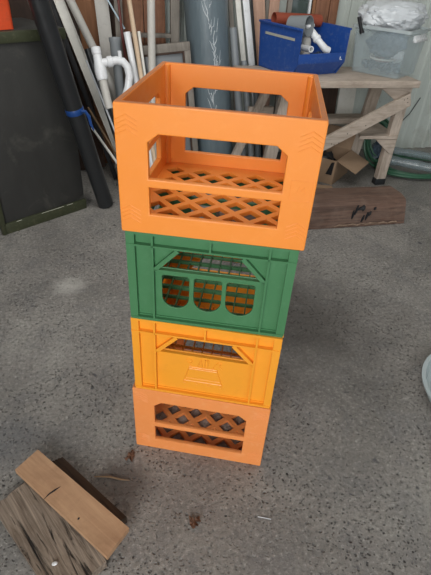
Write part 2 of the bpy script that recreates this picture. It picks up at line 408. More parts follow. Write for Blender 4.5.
def ribbed_crate(name, loc, rz, W, D, H, m, label, windows, emblem=False):
    root = empty(name, loc, rz, label, 'crate')
    bm = bmesh.new(); rc = .012; th = .005; hx = W / 2
    def wall(Wd, mat, win, sc):
        hw, tw = .130 * sc, .077 * sc
        hs = [[(-hw + .004, .160), (hw - .004, .160), (tw, .211), (-tw, .211)]]
        if win: hs += [ushape(a * sc, b * sc, .041, .138) for a, b in ((-.115, -.048), (-.0365, .0315), (.0425, .111))]
        sheet(rect(-Wd / 2 + .004, 0, Wd / 2 - .004, H - .001), hs, th, .001, mat, bm)
    def ribs(Wd, f, sc):
        """f maps (x, depth from outer face, z) to crate space"""
        def bar(x0, z0, x1, z1, d0=0.0, d1=rc):
            v = []
            for (x, z) in ((x0, z0), (x1, z0), (x1, z1), (x0, z1)): v.append((x, z))
            hexa(bm, [f(x, d0, z) for x, z in v], [f(x, d1, z) for x, z in v])
        E = Wd / 2
        bar(-E + .003, H - .007, E - .003, H)                        # rim
        bar(-E + .002, .2165, E - .002, .2215)
        bar(-E + .004, 0, E - .004, .008)
        for sx in (-1, 1):
            a = sx * .134 * sc; bar(a - .0025, .008, a + .0025, H - .007)
            c0, c1 = sorted((sx * (E - .022), sx * (E - .002))); bar(c0, .004, c1, H - .003, .0015)
            dx = Vector((.053 * sc, 0, -.056)).normalized()          # slanting edge of the hand hole
            p0, p1 = (sx * .075 * sc, .2145), (sx * .131 * sc, .155); nx, nz = .0038, .0035
            q = [(p0[0] + sx * nx, p0[1] + nz), (p1[0] + sx * nx, p1[1] + nz), (p1[0] - sx * nx, p1[1] - nz), (p0[0] - sx * nx, p0[1] - nz)]
            hexa(bm, [f(x, 0.001, z) for x, z in q], [f(x, rc, z) for x, z in q])
        bar(-.132 * sc, .154, .132 * sc, .1585, 0.001)
        bar(-.0025, .2215, .0025, H - .007)
    wl = rc + th / 2
    wall(W, XZ(0, wl, 0), windows, 1.0); ribs(W, lambda x, d, z: Vector((x, d, z)), 1.0)
    wall(W, XZ(0, D - wl, 0), windows, 1.0); ribs(W, lambda x, d, z: Vector((x, D - d, z)), 1.0)
    for sx in (-1, 1):
        wall(D - .02, XZ(sx * (hx - wl), D / 2, 0, R(90)), windows, 1.0)
        ribs(D - .024, lambda x, d, z, sx=sx: Vector((sx * (hx - d), D / 2 + x, z)), 1.0)
    finish('shell', bm, m, root)
    # square-mesh bottom
    bm = bmesh.new(); a, b0, b1 = hx - rc - .002, rc + .002, D - rc - .002
    nx = 12; ny = 9
    for i in range(nx + 1):
        x = -a + 2 * a * i / nx; box(bm, (x, (b0 + b1) / 2, .008), (.0034, b1 - b0, .012))
    for j in range(ny + 1):
        y = b0 + (b1 - b0) * j / ny; box(bm, (0, y, .007), (2 * a, .004 if j % 3 else .009, .010))
    finish('mesh_base', bm, m, root)
    if emblem:
        bm = bmesh.new(); y = rc - .0003
        def ln(*p, r=.0018): tube(bm, [(px, y, pz) for px, pz in p], r, 6)
        ln((-.040, .107), (.036, .107), (.053, .052), (-.055, .052), (-.040, .107))           # tapered tub outline
        ln((-.041, .100), (.037, .100)); ln((-.050, .062), (.049, .062), r=.0009)
        for sx in (-.052, -.018, .016, .050):                                              # small feet
            ln(*[(sx + .006 * math.cos(t), .046 + .006 * math.sin(t)) for t in [k * math.pi / 4 for k in range(9)]], r=.0009)
        ln(*[(-.041 + .008 * math.cos(t), .128 + .008 * math.sin(t)) for t in [k * math.pi / 5 for k in range(11)]]); ln((-.041, .120), (-.034, .109))
        ln((-.016, .112), (-.008, .140), (-.004, .112)); ln((.003, .112), (.003, .140), (.012, .140), (.012, .112))
        ln((.026, .112), (.034, .130), (.042, .139), (.048, .132), (.042, .124), (.050, .114))
        finish('embossed_emblem', bm, m, root)
    return root

Dp = .4217
lattice_crate('plastic_crate', (.216, .857, 0.0), -.396, .404, Dp, .2712, M['orange_pale'], 'faded pale orange lattice crate standing on the floor at the bottom of the stack')
ribbed_crate('plastic_crate', (.220, .858, .2722), -.389, .396, Dp, .2633, M['yellow'], 'amber yellow crate with embossed emblem under the green crate', False, True)
ribbed_crate('plastic_crate', (.222, .860, .536), -.372, .395, Dp, .2545, M['green'], 'green crate with three rounded slots below its hand hole', True)
lattice_crate('plastic_crate', (.223, .857, .791), -.366, .407, Dp, .277, M['orange'], 'bright orange open crate on top of the green crate')

# red-orange crate on the cabinet
def plain_crate(loc, rz):
    root = empty('plastic_crate', loc, rz, 'red orange crate sitting on top of the black cabinet', 'crate')
    W, D, H, th = .30, .28, .24, .010; bm = bmesh.new()
    hs = lambda w: [rect(-w, .035, w, .10), rect(-w * .6, .165, w * .6, .2)]
    sheet(rect(-W, 0, 0, H), [[(p[0] - W / 2, p[1]) for p in h] for h in hs(.088)], th, .002, XZ(0, th / 2, 0), bm)
    sheet(rect(-W, 0, 0, H), [[(p[0] - W / 2, p[1]) for p in h] for h in hs(.088)], th, .002, XZ(0, D - th / 2, 0), bm)
    for x in (-W + th / 2, -th / 2): sheet(rect(-D / 2, 0, D / 2, H), hs(.08), th, .002, XZ(x, D / 2, 0, R(90)), bm)
    finish('shell', bm, M['redcrate'], root)
    bm = bmesh.new(); box(bm, (-W / 2, D / 2, .006), (W - .004, D - .004, .008)); finish('base', bm, M['redcrate'], root)
plain_crate((-.3276, 2.575, .9705), R(40))

# ------------------------------------------------------------------ black cabinet at the left
def cabinet():
    a = math.atan2(.54, .841)
    root = empty('cabinet', (-.534, 2.402, 0), a, 'low black cabinet with olive green edge rails behind the thick black tube', 'cabinet')
    W, D, H = .51, .42, .970; bm = bmesh.new()
    box(bm, (W / 2, D / 2 + .004, H / 2), (W - .004, D - .008, H - .002), bev=.003); finish('body', bm, M['board'], root)
    bm = bmesh.new(); box(bm, (W / 2, .006, .030), (W, .022, .060), bev=.003); finish('bottom_rail', bm, M['olive'], root)
    bm = bmesh.new(); box(bm, (W / 2, .006, H - .025), (W, .022, .048), bev=.003); finish('top_rail', bm, M['olive'], root)
    bm = bmesh.new(); box(bm, (-.004, .006, H / 2), (.024, .026, H - .002), bev=.003); finish('corner_post', bm, M['olive'], root)
    for x0, x1 in ((.22, .36), (.38, .42), (.07, .1)):
        bm = bmesh.new(); box(bm, ((x0 + x1) / 2, -.0052, .0585), (x1 - x0, .001, .003))
        finish('scratch', bm, M['mark'], root)['label'] = 'bare scratched line along the bottom rail'
cabinet()

# ------------------------------------------------------------------ leaning pipes and boards
def extend(P, Q, ztop, r=.03):
    """a straight piece through P (upper) and Q (lower), from just on the floor up to ztop"""
    P, Q = Vector(P), Vector(Q); d = P - Q
    if d.y > 1e-6: ztop = min(ztop, Q.z + d.z * (FY1 - .018 - r - Q.y) / d.y)     # stops where it meets the wall
    return Q + d * ((0.0 - Q.z) / d.z), Q + d * ((ztop - Q.z) / d.z)

def leaning(name, P, Q, ztop, r, m, label, cat, group=None, hollow=True, n=20, wall=None, lift=None):
    b, t = extend(P, Q, ztop, r + .004); d = (t - b).normalized(); b = b + d * ((r * math.sqrt(max(0, 1 - d.z ** 2)) if lift is None else lift) / d.z)
    bm = bmesh.new()
    if hollow: pipe(bm, b, t, r, wall or max(.0025, r * .12), n)
    else: tube(bm, [b, t], r, n)
    o = finish(name, bm, m); return tag(o, label, cat, group)

def leanboard(name, P, Q, ztop, wd, th, m, label, cat, group=None, rot=0.0):
    """rectangular board: local Z along its length, X across"""
    b, t = extend(P, Q, ztop, th / 2 + .004); d = (t - b); L = d.length; z = d.normalized()
    x = Vector((1, 0, 0)); x = (x - z * x.dot(z)).normalized(); y = z.cross(x)
    mat = Matrix(((x.x, y.x, z.x), (x.y, y.y, z.y), (x.z, y.z, z.z))).to_4x4(); mat.translation = b
    mat = mat @ Matrix.Rotation(rot, 4, 'Z')
    lift = (abs(x.z) * wd / 2 + abs(y.z) * th / 2) / z.z + .0005
    bm = bmesh.new(); box(bm, (0, 0, (L + lift) / 2), (wd, th, L - lift), bev=min(.002, th * .2))
    o = finish(name, bm, m); o.matrix_world = mat
    return tag(o, label, cat, group)

# thick black tube with blue tape
b, t = Vector((.012, 2.687, .012)), Vector((-.199, 2.532, 1.094)); d = (t - b).normalized(); t = b + d * 1.75
root = empty('leaning_tube', b, 0, 'thick black tube leaning on the cabinet, tied with blue tape', 'tube')
bm = bmesh.new(); L = (t - b).length
lathe(bm, (0, 0, 0), t - b, [(.001, 0), (.036, 0), (.036, -.0), (.0465, .0), (.0465, L), (.04, L), (.001, L)], 32); finish('tube_body', bm, M['black'], root)
bm = bmesh.new(); k0 = .588
lathe(bm, d * k0, d * (k0 + .03), [(.0475, 0), (.0485, .002), (.0485, .028), (.0475, .03)], 32)
finish('blue_tape', bm, M['bluetape'], root)
bm = bmesh.new(); c = d * k0
pts = [c + Vector(v) for v in ((.030, -.040, .02), (.050, -.035, .018), (.066, -.030, -.01), (.072, -.028, -.05), (.086, -.026, -.085))]
tube(bm, pts, [.007, .008, .009, .008, .003], 8); finish('tape_tail', bm, M['bluetape'], root)

PG = 'pipes and rods leaning on the back wall'
leanboard('leaning_board', (-.155, 3.40, .923), (-.06, 3.28, .03), 1.9, .20, .02, M['plank_dark'], 'dark brown rough board in the shadow behind the thick black tube', 'board')
leanboard('leaning_board', (-.42, 3.40, 1.0), (-.38, 3.30, .03), 1.9, .22, .02, M['plank_dark'], 'dark board behind the red orange crate', 'board')
leanboard('leaning_board', (.017, 3.44, 1.032), (.028, 3.43, .789), 1.7, .14, .012, M['plywood'], 'orange brown plywood strip behind the white sink trap', 'board')
leanboard('leaning_board', (.148, 3.46, 1.03), (.163, 3.45, .6), 1.7, .085, .02, M['plank_dark'], 'dark plank behind the white profile and thin red rod', 'board')
leanboard('black_strip', (-.190, 3.30, 1.032), (-.0805, 3.22, .643), 1.75, .03, .02, M['blackmat'], 'flat black strip running beside the wide white gutter', 'strip')
# gutter profile: shallow white channel
def gutter():
    b, t = extend((-.142, 3.275, 1.034), (-.0145, 3.20, .643), 1.8); z = (t - b).normalized(); L = (t - b).length
    x = Vector((1, 0, 0)); x = (x - z * x.dot(z)).normalized(); y = z.cross(x)
    bm = bmesh.new(); pr = [(-.029, .010), (-.027, -.008), (.027, -.008), (.029, .010), (.026, .010), (.0245, -.0055), (-.0245, -.0055), (-.026, .010)]
    f = lambda q, h: b + z * (h + .03) + x * q[0] - y * q[1]
    hexa(bm, [f(q, 0) for q in pr], [f(q, L) for q in pr])
    tag(finish('gutter_profile', bm, M['offwhite']), 'wide white gutter channel leaning beside the thick black tube', 'gutter')
gutter()
leaning('leaning_pipe', (-.0717, 3.235, 1.0273), (.0352, 3.19, .7822), 1.25, .0235, M['greywhite'], 'grey white pipe resting along the wide white gutter', 'pipe', PG)
leaning('leaning_pipe', (-.005, 3.07, .805), (.102, 2.97, .399), .815, .020, M['black'], 'short black pipe with open top beside the sink trap', 'pipe', PG, wall=.003)
leaning('thin_rod', (-.0181, 3.04, .753), (.1043, 2.938, .3965), .76, .0058, M['rodwhite'], 'thin white rod lying along the short black pipe', 'rod', PG, False, 10)
leaning('thin_rod', (-.037, 2.99, .508), (.0394, 2.97, .3594), .51, .006, M['twig'], 'short dark stick low behind the blue tape', 'stick', PG, False, 8)
leaning('thin_rod', (-.025, 2.93, .404), (.0907, 2.80, .2513), .406, .0078, M['greywhite'], 'short pale grey stick low beside the thick black tube', 'stick', PG, False, 8)
leanboard('white_profile', (.1006, 3.38, 1.036), (.113, 3.36, .764), 1.6, .082, .02, M['greywhite'], 'flat off white profile standing behind the sink trap', 'profile')
bm = bmesh.new(); tube(bm, [(.227, 3.295, .895), (-.05, 3.42, 1.35)], .0055, 10)
tag(finish('thin_rod', bm, M['rodblue']), 'thin pale blue white rod slanting behind the red rod', 'rod', PG)
leaning('thin_rod', (.198, 3.275, 1.046), (.214, 3.255, .779), 1.6, .0075, M['rodred'], 'thin dark red rod between the sink trap and broom handle', 'rod', PG, False, 10)
leaning('leaning_pipe', (.225, 3.08, .896), (.2594, 3.02, .6584), .905, .0200, M['white'], 'short white pipe with open top beside the wooden broom handle', 'pipe', PG)
leaning('broom_handle', (.249, 3.12, 1.062), (.288, 2.97, .680), 1.55, .0135, M['broom'], 'long pale wooden pole leaning between two white pipes', 'pole', PG, False, 16)
leaning('leaning_pipe', (.293, 3.07, .904), (.303, 3.04, .793), .912, .009, M['offwhite'], 'thin short white pipe behind the wooden broom handle', 'pipe', PG)
leaning('leaning_pipe', (.369, 3.08, 1.070), (.360, 3.04, .7225), 1.75, .023, M['greywhite'], 'tall grey white pipe standing in front of the framed grey panel', 'pipe', PG)
# grey coupling pipe
b, t = extend((.158, 3.16, .857), (.163, 3.11, .63), .865); d = (t - b).normalized(); L = (t - b).length
bm = bmesh.new(); lathe(bm, b + d * .01, t, [(.027, 0), (.027, L - .12), (.034, L - .11), (.034, L - .035), (.037, L - .03), (.037, L - .01), (.031, L - .01), (.029, L - .1), (.022, L - .12), (.022, 0)], 28, close=True)
tag(finish('socketed_pipe', bm, M['greypipe']), 'grey drain pipe with wide socket end behind the sink trap', 'pipe', PG)

# white sink trap, standing on its own pipes
def trap():
    root = empty('sink_trap', (.05, 2.9, 0), 0, 'white plastic sink trap with bottle body and bent outlet pipe', 'sink trap')
    o = Vector((.05, 2.9, 0)); g = lambda *p: [Vector(q) - o for q in p]
    A, Bq = Vector((.036, 2.975, .840)), Vector((.060, 2.92, .688)); d = (Bq - A).normalized()
    bm = bmesh.new(); lathe(bm, A - o, Bq - o, [(.024, 0), (.027, .003), (.027, .035), (.024, .038), (.026, .07), (.032, .10), (.034, .125), (.033, .155), (.028, .172), (.02, .176)], 24)
    finish('bottle_body', bm, M['white'], root)
    bm = bmesh.new(); q0 = Bq - d * .005; k = q0.z / -d.z; q1 = q0 + d * (k - .03); q1 = q0 + d * .17; tube(bm, g(q0, q1), .023, 18); finish('tail_pipe', bm, M['greywhite'], root)
    c = A + d * .085
    pts = [c, c + Vector((.05, .005, .008)), c + Vector((.10, .01, .016)), c + Vector((.135, .01, .010)), c + Vector((.158, .005, -.015)), c + Vector((.168, -.002, -.06)), c + Vector((.155, -.012, -.13)), c + Vector((.115, -.03, -.22)), c + Vector((.105, -.05, -.45))]
    z0 = pts[-1]; pts.append(Vector((z0.x + .035, z0.y - .075, .024)))
    bm = bmesh.new(); tube(bm, g(*pts), .0225, 18); finish('outlet_pipe', bm, M['white'], root)
    bm = bmesh.new(); e = (pts[2] - pts[1]).normalized(); lathe(bm, pts[1] - o - e * .004, pts[2] - o, [(.026, 0), (.030, .004), (.030, .028), (.026, .032)], 12); finish('union_nut', bm, M['white'], root)
    bm = bmesh.new(); s0 = pts[3] + Vector((-.012, 0, .01)); pipe(bm, s0 - o, s0 + Vector((-.004, 0, .045)) - o, .011); finish('inlet_stub', bm, M['white'], root)
trap()

# plank panel behind a weathered frame
PL = 'red brown planks standing on the back wall'
for i, (s, wd, lab) in enumerate(((.262, .066, 'narrow red brown plank directly behind the broom handle'), (.335, .072, 'red brown plank left of the tall grey white pipe'), (.408, .066, 'red brown plank right behind the tall grey white pipe'), (.478, .070, 'red brown plank with dark knot beside the weathered frame'))):
    leanboard('wood_plank', (s - .012, 3.450, 1.05), (s - .010, 3.445, .85), 1.7, wd, .018, M['plank_red'], lab, 'plank', PL)
def wframe():
    root = empty('window_frame', (.30, 3.36, 0), 0, 'tall weathered grey wooden frame around the red brown planks', 'window frame')
    def bar(n, x0, z0, x1, z1, y0, y1):
        bm = bmesh.new(); box(bm, ((x0 + x1) / 2 - .3, (y0 + y1) / 2 - 3.36, (z0 + z1) / 2), (x1 - x0, y1 - y0, z1 - z0), bev=.003); finish(n, bm, M['plank_grey'], root)
    bar('stile', .522, .002, .578, 1.8, 3.335, 3.375); bar('stile', .175, .002, .225, 1.8, 3.345, 3.375)
    bar('bottom_rail', .225, .845, .522, .868, 3.325, 3.375); bar('top_rail', .225, 1.7, .522, 1.8, 3.345, 3.375)
wframe()
def sash():
    root = empty('framed_panel', (.497, 3.08, .021), 0, 'dusty grey panel in a worn wooden frame leaning below the plank panel', 'framed panel')
    root.rotation_euler = (R(-2), R(-6), 0)
    def bar(n, x0, z0, x1, z1, m, y=.0, t=.03):
        bm = bmesh.new(); box(bm, ((x0 + x1) / 2, y, (z0 + z1) / 2), (x1 - x0, t, z1 - z0), bev=.002); finish(n, bm, m, root)
    bar('top_rail', -.19, .778, .19, .825, M['plank_grey']); bar('bottom_rail', -.152, .0, .152, .06, M['plank_grey'])
    bar('stile', .152, .0, .19, .778, M['plank_grey']); bar('stile', -.19, .0, -.152, .778, M['plank_grey'])
    bar('panel', -.152, .06, .152, .778, M['sashglass'], .004, .008)
    bar('inner_bead', .140, .06, .152, .778, M['plank_dark'], -.010, .012); bar('inner_bead', -.14, .766, .14, .778, M['plank_dark'], -.010, .012)
sash()

# wrapped membrane roll
def roll():
    b, t = extend((.738, 3.315, 1.065), (.825, 3.26, .161), 1.22, .15)
    root = empty('membrane_roll', b, 0, 'slate grey membrane roll wrapped in shiny clear film', 'roll')
    d = (t - b).normalized(); L = (t - b).length; rr = .138
    bm = bmesh.new(); lathe(bm, d * .018, d * L, [(.03, 0), (rr - .01, .0), (rr, .008), (rr, L - .03), (rr - .01, L - .02), (.03, L - .02)], 48)
    finish('rolled_membrane', bm, M['membrane'], root)
    bm = bmesh.new(); rnd = random.Random(3)                    # crumpled seam of the wrapping
    x, y = frame_of(d); prev = None
    pts = []; k = .22
    while k < L - .1:
        ang = R(-100 + 14 * math.sin(k * 9)) + rnd.uniform(-.09, .09)
        pts.append((k, ang)); k += .012
    fr = -Vector((d.x * d.y, d.y * d.y - 1, d.y * d.z)); fr = Vector((0, -1, 0)); fr = (fr - d * fr.dot(d)).normalized(); sd = d.cross(fr)
    P = lambda k, a, r: d * k + (fr * math.cos(a) + sd * math.sin(a)) * r
    k = .25
    while k < L - .1:                                         # small creased tongues of film left and right of the seam
        a0 = .12 * math.sin(k * 11) + rnd.uniform(-.05, .05); s_ = rnd.choice((-1, 1)); ln = rnd.uniform(.08, .3)
        ps = [P(k + ln * .16 * j * rnd.uniform(.3, 1), a0 + s_ * ln * j / 3, rr + .0012) for j in range(4)]
        tube(bm, ps, [.0012, rnd.uniform(.002, .0042), .002, .0006], 5)
        if rnd.random() < .5: tube(bm, [P(k - .02, a0, rr + .001), P(k + .02, a0 + rnd.uniform(-.1, .1), rr + .002), P(k + .05, a0 + rnd.uniform(-.1, .1), rr + .001)], [.001, .003, .001], 5)
        k += rnd.uniform(.012, .045)
    finish('film_seam', bm, M['film'], root, smooth=False)['label'] = 'shiny crumpled seam of clear film'
roll()

GP = 'grey pipes beside the membrane roll'
leaning('leaning_pipe', (.911, 3.25, .916), (.975, 3.17, .407), .925, .0245, M['greypipe'], 'tallest grey pipe with open top just right of the membrane roll', 'pipe', GP)
leaning('leaning_pipe', (1.003, 3.25, .722), (1.040, 3.18, .406), .732, .0205, M['greypipe'], 'short grey pipe between the tallest grey pipe and the blue bin', 'pipe', GP)
leaning('leaning_pipe', (1.088, 3.25, .691), (1.108, 3.19, .405), .705, .0205, M['greypipe2'], 'dark grey capped pipe nearest the blue bin', 'pipe', GP)
leanboard('slat', (.925, 3.41, 1.06), (.955, 3.39, .8), 1.22, .03, .012, M['plank_grey'], 'thin grey slat behind the tallest grey pipe', 'slat')
leanboard('white_profile', (.971, 3.40, 1.067), (1.033, 3.365, .707), 1.6, .036, .014, M['offwhite'], 'narrow white profile nearer the membrane roll', 'profile', 'white profiles behind the grey pipes')
leanboard('white_profile', (1.025, 3.40, 1.069), (1.091, 3.365, .707), 1.8, .044, .014, M['white'], 'wider bright white profile nearer the pink brown plank', 'profile', 'white profiles behind the grey pipes')
leanboard('black_strip', (1.058, 3.375, 1.07), (1.117, 3.34, .70), 1.8, .014, .012, M['blackmat'], 'thin black strip between white profile and pink brown plank', 'strip')
leanboard('wood_plank', (1.120, 3.43, 1.070), (1.182, 3.42, .6586), 1.6, .088, .02, M['plank_pink'], 'pale pink brown plank left of the blue bin', 'plank')
leanboard('slat', (1.197, 3.46, 1.07), (1.212, 3.455, .1), 1.7, .026, .012, M['plank_grey'], 'grey slat between two pale planks behind the blue bin', 'slat')
leanboard('wood_plank', (1.247, 3.46, 1.07), (1.263, 3.455, .1), 1.7, .07, .018, M['plank_pink'], 'pale plank left of the dark window behind the blue bin', 'plank')
def win():
    root = empty('old_window', (1.40, 3.405, .0), 0, 'old dark window with thin white edge standing behind the blue bin', 'window')
    for n, c, s, m in (('pane', (.01, 0, .95), (.12, .006, 1.5), M['glass']), ('frame', (-.065, 0, .95), (.03, .03, 1.6), M['plank_grey']), ('frame', (.080, 0, .95), (.014, .03, 1.6), M['white']), ('frame', (.01, 0, .16), (.15, .03, .04), M['plank_grey'])):
        bm = bmesh.new(); box(bm, c, s, bev=.002); finish(n, bm, m, root)
    for k in (-.06, .08):
        bm = bmesh.new(); box(bm, (k, 0, .075), (.02, .03, .15)); finish('frame_foot', bm, M['plank_grey'], root)
win()
leanboard('wood_plank', (1.513, 3.41, 1.08), (1.525, 3.40, .1), 1.7, .022, .018, M['plywood'], 'thin orange brown batten beside the old dark window', 'plank')
leanboard('wood_plank', (1.585, 3.43, 1.087), (1.598, 3.42, .1), 1.7, .10, .016, M['plank_red'], 'red brown board with nail hole behind the clay pipe end', 'plank', 'red brown boards behind the bin')
leanboard('wood_plank', (1.672, 3.43, 1.087), (1.687, 3.42, .1), 1.7, .062, .016, M['plank_red'], 'red brown board next to the pale metal wall', 'plank', 'red brown boards behind the bin')

# ------------------------------------------------------------------ workbench
def bench():
    root = empty('workbench', (1.45, 2.95, 0), 0, 'rough wooden trestle bench carrying the blue bin and clear tub', 'workbench')
    o = Vector((1.45, 2.95, 0))
    def quad_board(n, pts, th, m=M['benchv']):
        """board from 4 (s, z) corners in the plane t = y0, thickness th backwards"""
        y0, cs = pts; bm = bmesh.new()
        vs = hexa(bm, [Vector((s, y0, z)) - o for s, z in cs], [Vector((s, y0 + th, z)) - o for s, z in cs])
        bmesh.ops.bevel(bm, geom=list(bm.edges), offset=.0018, segments=1, affect='EDGES')
        return finish(n, bm, m, root)
    bm = bmesh.new(); box(bm, (1.462 - o.x, 2.945 - o.y, .699), (1.116, .43, .042), bev=.004); finish('top', bm, M['bench'], root)
    leg = quad_board('leg', (2.795, [(1.935, .0), (2.005, .0), (2.02, .675), (1.945, .675)]), .045)
    bm = bmesh.new(); box(bm, (1.969 - o.x, 2.8165 - o.y, .022), (.078, .052, .044), bev=.003); finish('foot_pad', bm, M['metalfoot'], leg)['label'] = 'dark pad on the foot of the right leg'
    quad_board('leg', (3.10, [(1.84, .0), (1.92, .0), (2.01, .675), (1.92, .675)]), .035)
    quad_board('leg', (2.805, [(1.03, .0), (1.11, .0), (1.215, .675), (1.135, .675)]), .045)
    quad_board('leg', (3.06, [(.855, .0), (.91, .0), (1.19, .675), (1.135, .675)]), .045)
    quad_board('brace', (2.757, [(1.03, .151), (1.03, .064), (2.016, .563), (1.989, .643)]), .026, M['bench'])
    quad_board('gusset', (2.784, [(1.775, .672), (1.93, .575), (2.0, .575), (2.0, .672)]), .02 - .011, M['bench'])
    quad_board('gusset', (2.784, [(1.84, .335), (1.97, .235), (1.998, .24), (2.0, .335)]), .02 - .011, M['bench'])
    bm = bmesh.new(); hexa(bm, [Vector(p) - o for p in ((1.72, 2.80, .338), (2.0, 2.78, .338), (2.02, 3.09, .338), (1.86, 3.09, .338))], [Vector(p) - o for p in ((1.72, 2.80, .358), (2.0, 2.78, .358), (2.02, 3.09, .358), (1.86, 3.09, .358))])
    finish('shelf_board', bm, M['bench'], root)
    bm = bmesh.new(); box(bm, (1.50 - o.x, 3.09 - o.y, .388), (.80, .12, .04), bev=.002); finish('shelf_board', bm, M['bench'], root)
    quad_board('cross_rail', (3.105, [(1.02, .47), (1.02, .42), (1.2, .42), (1.2, .47)]), .03, M['bench'])
    for s, z in ((1.975, .61), (1.985, .585), (1.955, .60), (1.50, .325), (1.52, .318), (1.55, .33), (1.72, .44), (1.60, .39)):
        bm = bmesh.new(); lathe(bm, Vector((s, 2.7565, z)) - o, Vector((s, 2.76, z)) - o, [(.0035, 0), (.004, .002)], 8)
        finish('nail_head', bm, M['blackmat'], root)
bench()
# brown plywood sheet under the bench, against the wall
leanboard('leaning_board', (1.62, 3.33, .62), (1.625, 3.31, .3), .66, .30, .016, M['plank_dark'], 'dark brown board standing on the floor behind the bench shelf', 'board')
leanboard('leaning_board', (1.90, 3.42, .62), (1.905, 3.40, .3), .66, .14, .012, M['offwhite'], 'white board standing behind the bench near the wall', 'board')

# ------------------------------------------------------------------ blue stacking bin and its contents
ZT = .7205
def bluebin():
    a = R(17); root = empty('stacking_bin', (1.190, 2.785, ZT), a, 'blue open fronted stacking bin on the bench filled with pipe pieces', 'bin')
    W, L, H, lip, ll, th = .376, .42, .262, .128, .075, .006
    prof = lambda: [(0, ll), (0, H), (L, H), (L - .03, 0), (.055, 0)]       # (depth, height) outline of a side panel
    bm = bmesh.new()
    for x0 in (0, W - th):
        p = prof(); hexa(bm, [Vector((x0, y, z)) for y, z in p], [Vector((x0 + th, y, z)) for y, z in p])
    hexa(bm, [Vector((x, y, z)) for x, y, z in ((0, L - th, H), (W, L - th, H), (W, L - .03 - th, 0), (0, L - .03 - th, 0))], [Vector((x, y, z)) for x, y, z in ((0, L, H), (W, L, H), (W, L - .03, 0), (0, L - .03, 0))])
    box(bm, (W / 2, (.055 + L - .03) / 2, .003), (W, L - .085, .006))
    finish('body', bm, M['blue'], root)
    bm = bmesh.new(); box(bm, (W / 2, .003, (ll + lip) / 2), (W, .008, lip - ll), bev=.002); box(bm, (W / 2, .006, lip - .003), (W, .016, .007), bev=.002)
    hexa(bm, [Vector((x, y, z)) for x, y, z in ((.004, .001, ll + .002), (W - .004, .001, ll + .002), (W - .03, .055, .002), (.03, .055, .002))], [Vector((x, y, z)) for x, y, z in ((.004, .007, ll + .006), (W - .004, .007, ll + .006), (W - .03, .061, .002), (.03, .061, .002))])
    finish('front_lip', bm, M['blue'], root)
    bm = bmesh.new()
    for x in (-.004, W + .004): box(bm, (x, L / 2, H - .006), (.012, L, .012), bev=.002)
    box(bm, (W / 2, L + .002, H - .006), (W, .012, .012), bev=.002)
    finish('rim', bm, M['blue'], root)
    bm = bmesh.new(); box(bm, (-.0008, L * .48, H * .76), (.0012, L * .70, .014)); o = finish('label_strip', bm, M['mark'], root); o['label'] = 'worn pale label strip on the side'
    bm = bmesh.new(); tube(bm, [(W - .045, -.0015, .108), (W - .045, -.0015, .093), (W - .03, -.0015, .090)], .0028, 6); finish('front_mark', bm, M['white'], root)
bluebin()
bm = bmesh.new(); pipe(bm, (1.122, 3.09, .998), (1.45, 3.14, .990), .036, .004, 28)
tag(finish('clay_pipe', bm, M['clay']), 'red brown pipe lying across the back of the blue bin', 'pipe')
bm = bmesh.new(); pipe(bm, (1.282, 2.905, .985), (1.205, 3.005, .970), .056, .004, 32); lathe(bm, (1.215, 2.992, .972), (1.210, 2.998, .971), [(.0525, 0), (.0525, .003)], 24)
tag(finish('grey_pipe', bm, M['greypipe']), 'wide short grey pipe with dark open end in the blue bin', 'pipe')
bm = bmesh.new(); pts = [(1.315, 3.00, .955), (1.325, 2.985, .950), (1.345, 2.955, .925), (1.375, 2.91, .89), (1.40, 2.875, .86), (1.41, 2.86, .85)]
lathe(bm, (1.315, 2.985, .985), (1.32, 2.98, .95), [(.030, 0), (.033, .003), (.033, .012), (.026, .020), (.020, .035)], 24)
tube(bm, [(1.318, 2.98, .965), (1.34, 2.955, .935), (1.375, 2.915, .895), (1.405, 2.895, .865), (1.430, 2.897, .858)], [.019, .022, .019, .022, .020], 18)
lathe(bm, (1.352, 2.942, .921), (1.366, 2.926, .905), [(.023, 0), (.026, .003), (.026, .018), (.023, .022)], 18)
tag(finish('pipe_fitting', bm, M['white']), 'white flared waste pipe fitting lying in the blue bin', 'fitting')
bm = bmesh.new(); pipe(bm, (1.285, 2.835, .872), (1.27, 2.94, .865), .0175, .005, 20)
tag(finish('pipe_piece', bm, M['white']), 'small white pipe with round open end peeking over the bin lip', 'pipe')
bm = bmesh.new(); lathe(bm, (1.312, 2.975, .732), (1.308, 2.985, .925), [(.03, 0), (.032, .02), (.032, .175), (.027, .188), (.02, .193)], 24)
tag(finish('pipe_piece', bm, M['greywhite']), 'dusty brown grey pipe stub upright in the blue bin', 'pipe')
def blob(name, c, s, m, seed, amp=.25, fr=9, sub=4, parent=None):
    bm = bmesh.new(); bmesh.ops.create_icosphere(bm, subdivisions=sub, radius=1)
    for v in bm.verts:
        n = v.co.normalized(); q = n * 1.6 + Vector((seed * 3.1, seed, 0))
        k = 1 + amp * noise.noise(q * 1.3) + amp * .6 * abs(noise.noise(q * 3.1)) + amp * .35 * abs(noise.noise(q * 7))
        v.co = Vector((n.x * s[0], n.y * s[1], n.z * s[2])) * k + Vector(c)
    return finish(name, bm, m, parent, ang=28)
tag(blob('plastic_bag', (1.405, 2.965, .800), (.042, .040, .034), M['bagdark'], 4, .35, sub=3), 'small crumpled clear bag under the white fitting in the bin', 'bag')

